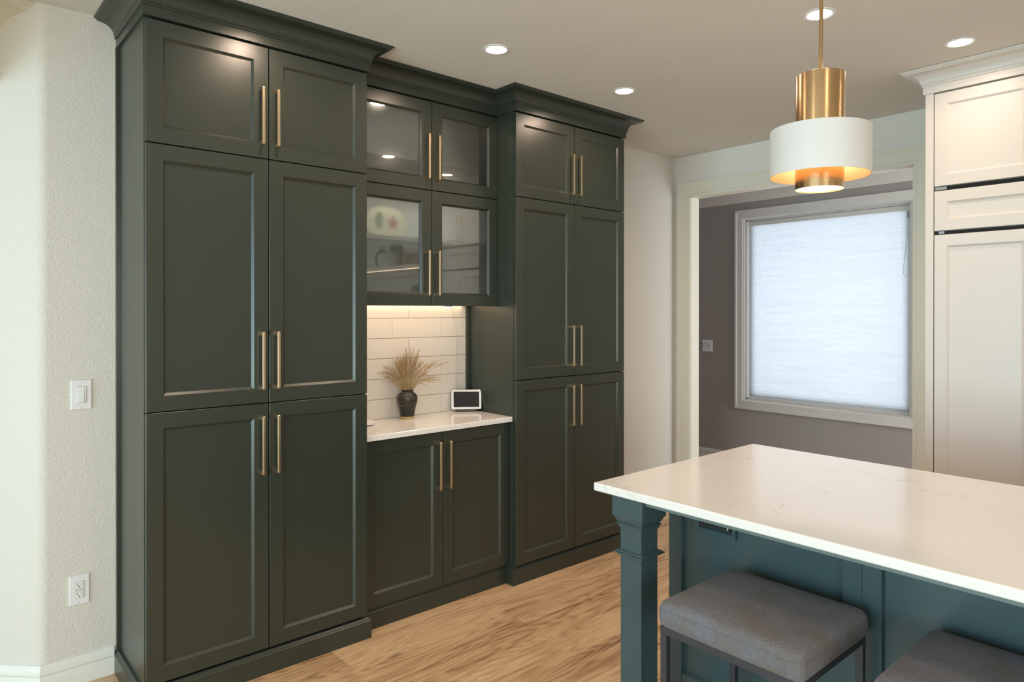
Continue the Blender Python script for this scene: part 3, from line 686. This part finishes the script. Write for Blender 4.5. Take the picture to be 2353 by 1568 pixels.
# ---------------------------------------------------------------- wall plates
def plate_y(loc, w_, h_, label, cat, kind):
    t = thing({'switch': 'light_switch', 'outlet': 'power_outlet'}[kind], loc, label, cat)
    x, y, z = loc
    obj('cover_plate', box(x-w_/2, x+w_/2, y-0.006, y, z-h_/2, z+h_/2), PLASTIC, t, bevel=0.0025)
    obj('insert', box(x-0.0175, x+0.0175, y-0.0075, y-0.0055, z-0.034, z+0.034), PLASTICG, t, bevel=0.0005)
    if kind == 'switch':
        rk = MB().add([(x-0.014, y-0.0085, z+0.031), (x+0.009, y-0.0085, z+0.031), (x+0.009, y-0.0125, z-0.031), (x-0.014, y-0.0125, z-0.031), (x-0.014, y-0.006, z+0.031), (x+0.009, y-0.006, z+0.031), (x+0.009, y-0.006, z-0.031), (x-0.014, y-0.006, z-0.031)],
                      [(0,1,2,3),(4,7,6,5),(0,4,5,1),(1,5,6,2),(2,6,7,3),(3,7,4,0)])
        obj('rocker', rk, PLASTIC, t, bevel=0.0008); obj('dimmer_slide', box(x+0.0115, x+0.0150, y-0.010, y-0.006, z-0.030, z+0.030), PLASTIC, t)
    else:
        for dz in (0.019, -0.019):
            f_ = obj('socket', MB().prism([(x+a, z+dz+b_) for a, b_ in rrect(0.026, 0.026, 0.004)], y-0.0088, y-0.006), PLASTIC, t)
            s_ = MB().box(x-0.0075, x-0.0058, y-0.0092, y-0.008, z+dz, z+dz+0.008).box(x+0.0055, x+0.0070, y-0.0092, y-0.008, z+dz+0.001, z+dz+0.007)
            s_.lathe([(0.001, -0.0005), (0.0026, -0.0005), (0.0026, 0.001), (0.001, 0.001)], c=(x, y-0.0088, z+dz-0.006), axis='y', n=10)
            obj('slots', s_, BLACKP, f_)
    for dz in (h_/2-0.009, -h_/2+0.009): obj('screw', MB().lathe([(0.0005, -0.0012), (0.0025, -0.001), (0.003, 0), (0.0005, 0)], c=(x, y-0.006, z+dz), axis='y', n=12), PLASTICG, t)
plate_y((0.494, YW, 1.152), 0.071, 0.117, 'white dimmer switch plate on the left wall', 'light switch', 'switch')
plate_y((0.486, YW, 0.373), 0.069, 0.117, 'white wall outlet low on the left wall', 'outlet', 'outlet')
t = thing('light_switch', (XW, 3.88, 1.141), 'white double switch plate on the grey wall beside the window', 'light switch')
obj('cover_plate', box(XW-0.006, XW, 3.821, 3.940, 1.083, 1.199), PLASTIC, t, bevel=0.0025)
for yy in (3.857, 3.904):
    i_ = obj('rocker', box(XW-0.010, XW-0.005, yy-0.0165, yy+0.0165, 1.107, 1.175), PLASTICG, t, bevel=0.001)

# ---------------------------------------------------------------- blind
bl = thing('pleated_blind', (XW+0.05, 2.745, wz1), 'closed white pleated blind glowing with daylight in the dining room window', 'blind')
mb = MB(); npl = 86; zb0, zb1 = wz0+0.022, wz1-0.055; pz = (zb1-zb0)/npl
vs = []; fs = []
for i in range(npl*2+1):
    zz = zb0 + pz*i/2; dx = 0.0 if i % 2 == 0 else 0.006
    vs += [(XW+0.060-dx, wy0+0.016, zz), (XW+0.060-dx, wy1-0.016, zz)]
for i in range(npl*2): fs.append((i*2, i*2+1, i*2+3, i*2+2))
obj('fabric', MB().add(vs, fs), BLIND, bl)
obj('head_rail', box(XW+0.035, XW+0.075, wy0+0.014, wy1-0.014, zb1, wz1-0.014), TRIM2, bl, bevel=0.002)
obj('bottom_rail', box(XW+0.045, XW+0.072, wy0+0.016, wy1-0.016, zb0-0.020, zb0), TRIM2, bl, bevel=0.002)
obj('cord_cleat', box(XW+0.020, XW+0.040, wy0+0.013, wy0+0.030, 2.245, 2.29), GREY_METAL, bl, bevel=0.003)
cc = [(XW+0.032, wy0+0.036, 2.30), (XW+0.032, wy0+0.036, 2.1), (XW+0.032, wy0+0.06, 1.86)]
for i in range(9): a = R(180+22.5*i); cc.append((XW+0.032, wy0+0.0425-0.0185*math.cos(R(22.5*i))*-1, 1.80-0.028*math.sin(R(22.5*i))))
cc += [(XW+0.032, wy0+0.026, 1.9), (XW+0.032, wy0+0.024, 2.30)]
obj('pull_cord', MB().tube(cc, 0.0012, 5), GREY_METAL, bl)

# ---------------------------------------------------------------- white fridge cabinet at the right
FX = 3.80; FY = 1.212; FE = 0.33
fc = thing('fridge_cabinet', ((FX+XD)/2, 0.77, 0), 'tall white built-in cabinet with panel doors at the right edge', 'cabinet')
mb = MB(); mb.box(FX, XD-0.001, FY-0.036, FY, 0, 2.60).box(FX, XD-0.001, FE, FE+0.036, 0, 2.60).box(FX+0.03, XD-0.001, FE+0.036, FY-0.036, 0.06, 2.60)
obj('carcass', mb, WHITE, fc, bevel=0.001)
def fdoor(y0_, y1_, z0, z1, h=None):
    d = obj('door' if z1-z0 > 0.3 else 'drawer', door_mesh(y0_, y1_, z0, z1, FX, axis='x', st=0.054), WHITE, fc)
    obj('door_panel', panel_mesh(y0_, y1_, z0, z1, FX, axis='x', st=0.054), WHITE, d)
    if h:
        for xc, a, b_ in h: obj('handle', handle_mesh(xc, FX, a, b_, 'x'), BRASS, d, bevel=0.0018)
fy0, fy1 = FE+0.039, FY-0.038; fm = 0.752
fdoor(fm, fy1, 2.101, 2.5618, [(fm+0.031, 2.13, 2.37)]); fdoor(fy0, fm, 2.101, 2.5618, [(fm-0.031, 2.13, 2.37)])
fdoor(fy0, fy1, 1.881, 2.081)
fdoor(fm, fy1, 0.10, 1.864); fdoor(fy0, fm, 0.10, 1.864)
obj('gap_shade_strip', MB().box(FX+0.012, FX+0.03, fy0, fy1, 2.083, 2.100), DARK, fc); obj('gap_shade_strip', MB().box(FX+0.012, FX+0.03, fy0, fy1, 1.866, 1.880), DARK, fc)  # dark strips stand in for the shade inside the door gaps
obj('rail_bracket', box(FX+0.004, FX+0.011, fy1-0.055, fy1-0.004, 2.084, 2.098), GREY_METAL, fc); obj('rail_bracket', box(FX+0.004, FX+0.011, fy1-0.045, fy1-0.02, 1.867, 1.879), GREY_METAL, fc)
obj('plinth', box(FX+0.02, XD-0.001, FE+0.036, FY-0.036, 0, 0.098), WHITE, fc)
fpath = [(XD-0.001, FY), (FX, FY), (FX, FE), (XD-0.001, FE)]
fcr = thing('crown_molding', (FX, 0.77, 2.567), 'white crown moulding on top of the white cabinet', 'crown moulding')
fpr = crown_prof()
obj('cove', MB().sweep(fpath, fpr), WHITE, fcr, smooth=25)
obj('frieze_board', MB().sweep(fpath, [(-0.02, 2.567), (0.0087, 2.567), (0.0087, 2.604), (-0.02, 2.604)]), WHITE, fcr)

# ---------------------------------------------------------------- island
IX0, IX1, IY1, IY0 = 1.700, 2.718, 1.536, -1.05
it = obj('island_worktop', box(IX0, IX1, IY0, IY1, 0.8865, 0.914), QUARTZ, None, bevel=0.005, seg=3, origin=None)
tag(it, 'large white stone worktop of the kitchen island', 'countertop')
isl = thing('kitchen_island', (2.2, 0.3, 0), 'dark teal kitchen island with square corner post and panelled side', 'kitchen island')
bx, by = 2.0, 1.450
obj('carcass', box(bx+0.021, 2.67, -0.97, by, 0.0, 0.886), TEAL, isl)
ys = [by, 0.797, 0.16, -0.40, -0.97]
st = 0.052
for i in range(4):
    y1_, y0_ = ys[i], ys[i+1]
    d = obj('side_panel', door_mesh(y0_, y1_, 0.0, 0.886, bx, axis='x', st=st, bev=0.003, dep=0.018, g=0.0002, th=0.021), TEAL, isl)
    obj('inset_panel', panel_mesh(y0_, y1_, 0.0, 0.886, bx, axis='x', st=st, bev=0.003, dep=0.018, th=0.003), TEAL, d)
# lower rail of the panels
for i in range(4):
    y1_, y0_ = ys[i]-st-0.003, ys[i+1]+st+0.003
    obj('bottom_rail', MB().prism([(bx, 0.03), (bx, 0.226), (bx+0.0178, 0.234), (bx+0.0178, 0.03)], y0_, y1_, 'y'), TEAL, isl)
obj('apron', box(1.722, 1.742, -0.97, 1.337, 0.872, 0.886), mat('apron_paint', (0.12, 0.165, 0.16), 0.4), isl)
obj('apron_end', box(1.80, bx+0.02, 1.425, 1.445, 0.872, 0.886), TEAL, isl)
# corner post
def post(yc, xc):
    lg = obj('corner_post', MB().box(xc-0.042, xc+0.042, yc-0.042, yc+0.042, 0, 0.80), TEAL, isl, bevel=0.001)
    def sq(r_, z0, z1): return [(r_, z0), (r_, z1)]
    prof = [(0.061, 0.886), (0.061, 0.8225), (0.0595, 0.8200), (0.0555, 0.8195), (0.0555, 0.8165), (0.0535, 0.8100), (0.0505, 0.8050), (0.0470, 0.8025), (0.0470, 0.8000), (0.0500, 0.7990), (0.0515, 0.7965), (0.0500, 0.7935), (0.0475, 0.7925), (0.0475, 0.7885), (0.0450, 0.7875), (0.0450, 0.7835), (0.0422, 0.7825), (0.042, 0.770)]
    vs = []; fs = []; m_ = len(prof)
    for r_, z_ in prof: vs += [(xc-r_, yc-r_, z_), (xc+r_, yc-r_, z_), (xc+r_, yc+r_, z_), (xc-r_, yc+r_, z_)]
    for i in range(m_-1):
        for q in range(4): fs.append((i*4+q, i*4+(q+1) % 4, (i+1)*4+(q+1) % 4, (i+1)*4+q))
    fs.append((0, 1, 2, 3)); fs.append(tuple((m_-1)*4+q for q in (3, 2, 1, 0)))
    obj('capital', MB().add(vs, fs), TEAL, lg)
    pr2 = [(0.042, 0.714), (0.050, 0.711), (0.051, 0.709), (0.0525, 0.7075), (0.0585, 0.706), (0.0585, 0.702), (0.052, 0.700), (0.0505, 0.697), (0.048, 0.695), (0.042, 0.692)]
    vs = []; fs = []; m_ = len(pr2)
    for r_, z_ in pr2: vs += [(xc-r_, yc-r_, z_), (xc+r_, yc-r_, z_), (xc+r_, yc+r_, z_), (xc-r_, yc+r_, z_)]
    for i in range(m_-1):
        for q in range(4): fs.append((i*4+q, i*4+(q+1) % 4, (i+1)*4+(q+1) % 4, (i+1)*4+q))
    obj('collar', MB().add(vs, fs), TEAL, lg)
post(1.3965, 1.766); post(-0.90, 1.766)
ob = obj('outlet_box', MB().sweep([(1.205, 0.748), (1.205, 0.88), (1.337, 0.88), (1.337, 0.748)], [(-0.012, 0.020), (-0.012, 0.009), (-0.002, 0.009), (0.004, 0.013), (0.004, 0.020)], closed=True, plane='yz', const=bx-0.004), TEAL, isl)
obj('outlet_face', box(bx+0.010, bx+0.019, 1.214, 1.330, 0.757, 0.872), BLACKP, ob)
obj('outlet_button', box(bx+0.0085, bx+0.010, 1.222, 1.226, 0.762, 0.80), PLASTICG, ob)

# ---------------------------------------------------------------- stools
def stool_parts(t, cx, cy):
    # cushion: rounded slab with a crowned top
    nx, ny = 22, 26; w2, l2 = 0.194, 0.210; rc = 0.022; zt, zb = 0.668, 0.600
    outline = rrect(2*w2, 2*l2, rc, 8); m_ = len(outline)
    vs = []; fs = []
    rings = [(0.97, zb, 0), (0.995, zb+0.006, 0), (1.005, zb+0.018, 0), (1.008, zb+0.034, 0), (1.002, zt-0.018, 0), (0.992, zt-0.010, 0), (0.972, zt-0.003, 0), (0.935, zt+0.002, 0), (0.86, zt+0.005, 0), (0.65, zt+0.007, 0), (0.35, zt+0.008, 0)]
    for s_, z_, _ in rings:
        for a, b_ in outline:
            ins = (1-s_)*0.2
            # inset by distance rather than by scale near the rim
            l_ = math.hypot(a, b_); kx = 1-(1-s_)*min(1, 1.0)
            vs.append((cx+a*kx, cy+b_*kx, z_))
    for i in range(len(rings)-1):
        for q in range(m_): fs.append((i*m_+q, i*m_+(q+1) % m_, (i+1)*m_+(q+1) % m_, (i+1)*m_+q))
    vs.append((cx, cy, zt+0.008)); c_ = len(vs)-1; b0 = (len(rings)-1)*m_
    for q in range(m_): fs.append((b0+q, b0+(q+1) % m_, c_))
    fs.append(tuple(range(m_))[::-1])
    seat = obj('seat', MB().add(vs, fs), CLOTH, t, smooth=60)
    seam = [(cx+a*1.003, cy+b_*1.003, zt-0.019) for a, b_ in outline]; seam.append(seam[0])
    obj('piping', MB().tube(seam, 0.0013, 5), CLOTH, seat, smooth=60)
    u = 0.010; X0, X1, Y0, Y1 = cx-0.178, cx+0.178, cy-0.192, cy+0.192
    for a in (X0, X1):
        for b_ in (Y0, Y1): obj('leg', box(a-u, a+u, b_-u, b_+u, 0, 0.579), STEEL, t, bevel=0.001)
    fr_ = MB().box(X0-u, X1+u, Y0-u, Y0+u, 0.5795, 0.5995).box(X0-u, X1+u, Y1-u, Y1+u, 0.5795, 0.5995).box(X0-u, X0+u, Y0+u, Y1-u, 0.5795, 0.5995).box(X1-u, X1+u, Y0+u, Y1-u, 0.5795, 0.5995)
    obj('seat_frame', fr_, STEEL, t)
    for nm, q in (('footrest', (X0-u+.004, X0+u-.004, Y0+u, Y1-u)), ('footrest', (X1-u+.004, X1+u-.004, Y0+u, Y1-u)), ('stretcher', (X0+u, X1-u, Y0-u+.004, Y0+u-.004)), ('stretcher', (X0+u, X1-u, Y1-u+.004, Y1+u-.004))):
        obj(nm, box(*q, 0.16, 0.18), STEEL, t)
s1 = thing('bar_stool', (1.764, 0.969, 0), 'grey tweed backless bar stool nearest the island corner post', 'bar stool', 'stools at the island')
stool_parts(s1, 1.764, 0.969)
def copy_tree(o, parent, dx):
    c = o.copy(); COL.objects.link(c)
    if parent is None: c.location = Vector(o.location)+Vector(dx)
    else: c.parent = parent; c.matrix_parent_inverse = o.matrix_parent_inverse.copy()
    for ch in list(o.children): copy_tree(ch, c, dx)
    return c
s2 = copy_tree(s1, None, (0.022, -0.562, 0)); s2['label'] = 'grey tweed backless bar stool cut off at the lower right corner of the photo'
s3 = copy_tree(s1, None, (0.01, -1.13, 0)); s3['label'] = 'third grey tweed bar stool farthest along the island, outside the photo'

# ---------------------------------------------------------------- pendant
PX, PY = 2.2, 1.002
pd = thing('pendant_lamp', (PX, PY, H), 'brass tube pendant lamp with a white drum ring over the island', 'pendant lamp')
def tlt(mb):
    M_ = Matrix.Translation((PX, PY, H)) @ Matrix.Rotation(R(0.55), 4, Vector((0.6574, 0.7536, 0))) @ Matrix.Translation((-PX, -PY, -H))
    mb.v = [tuple(M_ @ Vector(p)) for p in mb.v]; return mb
pc_ = (PX, PY, 0)
obj('ceiling_canopy', MB().lathe([(0.001, H-0.022), (0.058, H-0.022), (0.060, H-0.018), (0.060, H), (0.001, H)], c=pc_), TUBE, pd, smooth=40)
obj('rod', tlt(MB().lathe([(0.0062, 2.24), (0.0062, H-0.02)], c=pc_, n=20)), TUBE, pd, smooth=40)
TR = 0.0735; SR = 0.151
zt0, zt1, zs0, zs1 = 1.878, 2.246, 1.920, 2.070
tb_ = obj('brass_tube', tlt(MB().lathe([(0.001, zt1), (TR-0.002, zt1), (TR, zt1-0.0015), (TR, zt0), (TR-0.0018, zt0), (TR-0.0018, zt1-0.004), (0.001, zt1-0.004)], c=pc_, n=96)), TUBE, pd, smooth=40)
sh = obj('drum_shade', tlt(MB().ring([(SR, zs0+0.001), (SR, zs1-0.001), (SR-0.001, zs1), (SR-0.002, zs1), (SR-0.002, zs0), (SR-0.001, zs0)], c=pc_, n=96)), WHITEM, pd, smooth=40)
obj('gold_lining', tlt(MB().ring([(SR-0.0022, zs0+0.0005), (SR-0.0022, zs1-0.0005), (SR-0.0032, zs1-0.0005), (SR-0.0032, zs0+0.0005)], c=pc_, n=96)), GOLDIN, sh, smooth=40)
for q in range(3):
    a = R(30+120*q); obj('spoke', tlt(MB().tube([(PX+TR*math.cos(a), PY+TR*math.sin(a), 2.0), (PX+(SR-.003)*math.cos(a), PY+(SR-.003)*math.sin(a), 2.0)], 0.003)), TUBE, sh)
RINGM = mat('lit_ring', (1, 1, 1), 0.5, emit=(1.0, 0.76, 0.50), estr=13)
obj('light_ring', tlt(MB().ring([(TR+0.001, 1.985), (TR+0.007, 1.985), (TR+0.007, 2.012), (TR+0.001, 2.012)], c=pc_, n=64)), RINGM, tb_)
obj('bulb', tlt(MB().lathe([(0.001, 1.915), (0.015, 1.918), (0.026, 1.930), (0.030, 1.945), (0.026, 1.962), (0.014, 1.985), (0.013, 2.01), (0.001, 2.01)], c=pc_, n=32)), mat('lit_bulb', (1, 1, 1), 0.5, emit=(1.0, 0.80, 0.56), estr=10), pd, smooth=60)
obj('diffuser', tlt(MB().lathe([(0.001, zt0+0.004), (TR-0.0022, zt0+0.004), (TR-0.0022, zt0+0.007), (0.001, zt0+0.007)], c=pc_, n=48)), mat('lit_diffuser', (1, 0.95, 0.85), 0.5, emit=(1.0, 0.80, 0.52), estr=2.2), tb_)

# ---------------------------------------------------------------- downlights
lp = [(1.991, 2.392, 'recessed ceiling light above the green cabinets, the nearer of two in view'),
      (2.888, 2.385, 'recessed ceiling light near the doorway, smallest in view'),
      (2.735, 1.255, 'recessed ceiling light behind the pendant rod'),
      (3.490, 0.975, 'recessed ceiling light in front of the white cabinet crown'),
      (1.090, 2.395, 'recessed ceiling light in front of the largest green cabinet, above the frame'),
      (0.10, 1.20, 'recessed ceiling light above the camera'), (1.30, -0.25, 'recessed ceiling light over the island side'), (3.40, -0.55, 'recessed ceiling light over the kitchen counter'), (3.45, -1.75, 'added recessed ceiling light farther along the kitchen counter'), (2.1, -1.9, 'recessed ceiling light at the far kitchen end')]  # light farther along the counter is added to brighten the mirrored shelves
for x, y, lab in lp:
    t = thing('recessed_light', (x, y, H), lab, 'ceiling light', 'recessed ceiling lights')
    obj('trim_ring', MB().ring([(0.047, H), (0.062, H), (0.0625, H-0.0025), (0.058, H-0.0045), (0.050, H-0.004), (0.047, H-0.002)], c=(x, y, 0), n=48), PLASTIC, t, smooth=40)
    obj('lens', MB().lathe([(0.001, H-0.0015), (0.047, H-0.0015), (0.047, H), (0.001, H)], c=(x, y, 0), n=48), LENS, t)
    l = area('downlight', (x, y, H-0.004), (0, 0, -1), 0.09, 0.09, DL_POWER*(0.5 if (x > 3.4) else 1.0), WARM, spread=160, shape='DISK')
    l.parent = t; l.matrix_parent_inverse = WM[t.name].inverted()

# ---------------------------------------------------------------- kitchen side that only shows mirrored in the glass doors
kb = thing('kitchen_counter_cabinet', (4.15, -1.5, 0), 'white base cabinets along the wall beyond the white tall cabinet', 'cabinet')
obj('carcass', box(3.88, XD-0.001, -3.3, FE-0.004, 0, 0.886), WHITE, kb)
for i in range(6):
    y1_ = FE-0.01-i*0.6; y0_ = y1_-0.6
    d = obj('door', door_mesh(max(y0_, -3.3), y1_, 0.1, 0.88, 3.859, axis='x', st=0.05, dep=0.01), WHITE, kb); obj('door_panel', panel_mesh(max(y0_, -3.3), y1_, 0.1, 0.88, 3.859, axis='x', st=0.05), WHITE, d)
tag(obj('kitchen_worktop', box(3.84, XD-0.001, -3.3, FE-0.004, 0.8865, 0.914), QUARTZ, None, bevel=0.003), 'white stone worktop of the kitchen counter against the tiled wall', 'countertop')
g2 = obj('grout', box(XD-0.006, XD, -3.3, FE-0.004, 0.915, 1.93), GROUT, dw)
for r in range(9):
    z0 = 0.916 + r*0.1075; y = -3.29 - (0.16 if r % 2 else 0)
    while y < FE-0.03:
        a, b_ = max(y+0.001, -3.29), min(y+TX-0.001, FE-0.006)
        if b_-a > 0.02: obj('tile', box(XD-0.010, XD-0.005, a, b_, z0, z0+0.1055), TILE, dw)
        y += TX
sf = thing('wall_shelf', (4.35, -1.6, 1.97), 'thick white wall shelf with a lit lower front edge above the tiles', 'shelf')
obj('board', box(4.20, XD-0.001, -3.2, FE-0.01, 1.965, 2.02), WHITE, sf)
obj('light_strip', box(4.196, 4.20, -3.2, FE-0.01, 1.964, 1.974), LEDM, sf)
s_b = thing('wall_shelf', (4.35, -1.6, 1.6), 'lower white wall shelf above the kitchen counter', 'shelf'); obj('board', box(4.25, XD-0.011, -3.2, FE-0.01, 1.585, 1.61), WHITE, s_b)
pt = thing('checked_pitcher', (4.29, -1.26, 2.02), 'checked ceramic pitcher on the lit wall shelf', 'pitcher')
obj('body', MB().lathe([(0.001, 0), (0.062, 0), (0.064, 0.01), (0.060, 0.15), (0.063, 0.175), (0.058, 0.175), (0.055, 0.15), (0.055, 0.012), (0.001, 0.012)], c=(4.28, -1.26, 2.02)), CHECK, pt, smooth=40)
obj('handle', MB().tube([(4.28, -1.32, 2.17), (4.28, -1.355, 2.165), (4.28, -1.365, 2.12), (4.28, -1.345, 2.08), (4.28, -1.32, 2.06)], 0.008), CHECK, pt, smooth=60)
tag(obj('cutting_board', MB().prism([(a-1.45, b_+2.165) for a, b_ in rrect(0.26, 0.29, 0.04)], 4.44, 4.46, 'x'), BLACKP, None), 'dark rounded board standing behind the pitcher', 'cutting board')
kt = thing('glass_jar', (4.29, -1.50, 2.02), 'large glass jar beside the pitcher', 'jar')
obj('body', MB().lathe([(0.001, 0), (0.06, 0), (0.085, 0.06), (0.088, 0.12), (0.07, 0.18), (0.04, 0.20), (0.001, 0.20)], c=(4.29, -1.50, 2.02)), CLEAR, kt, smooth=60)
obj('lid', MB().lathe([(0.001, 0.2), (0.042, 0.2), (0.042, 0.225), (0.015, 0.23), (0.015, 0.25), (0.001, 0.25)], c=(4.29, -1.50, 2.02)), BLACKP, kt, smooth=40)
tag(obj('wooden_box', box(4.26, 4.40, -0.93, -0.68, 2.02, 2.15), WOODB, None, bevel=0.004), 'brown wooden box on the lit wall shelf', 'box')
for nm, zc_, r_ in (('ring_vase', 2.105, 0.083), ):
    t = thing('ring_vase', (4.30, -0.60, 2.02), 'white stacked ring vase on the lit wall shelf', 'vase')
    for zc_, r_, th_ in ((2.098, 0.053, 0.025), (2.20, 0.036, 0.018)):
        pts = [(4.28, -0.60+r_*math.cos(R(15*i)), zc_+r_*math.sin(R(15*i))) for i in range(25)]
        obj('ring', MB().tube(pts, th_, 12), PLINTHW, t, smooth=60)
sp_ = thing('potted_succulent', (4.33, -0.83, 1.61), 'small green succulent in a ribbed white pot on the lower shelf', 'plant')
obj('pot', MB().lathe([(0.001, 0), (0.06, 0), (0.07, 0.10), (0.065, 0.10), (0.001, 0.09)], c=(4.33, -0.79, 1.61)), PLINTHW, sp_, smooth=40)
mb = MB(); rn = random.Random(5)
for i in range(70):
    a = rn.uniform(0, 6.28); el = rn.uniform(0.2, 1.5); d_ = Vector((math.cos(a)*math.cos(el), math.sin(a)*math.cos(el), math.sin(el)))
    c0 = Vector((4.33, -0.80, 1.70)); mb.tube([c0+d_*0.02, c0+d_*0.06, c0+d_*0.095], [0.006, 0.010, 0.001], 5)
lf = obj('leaves', mb, LEAF, sp_, smooth=60); lf['kind'] = 'stuff'
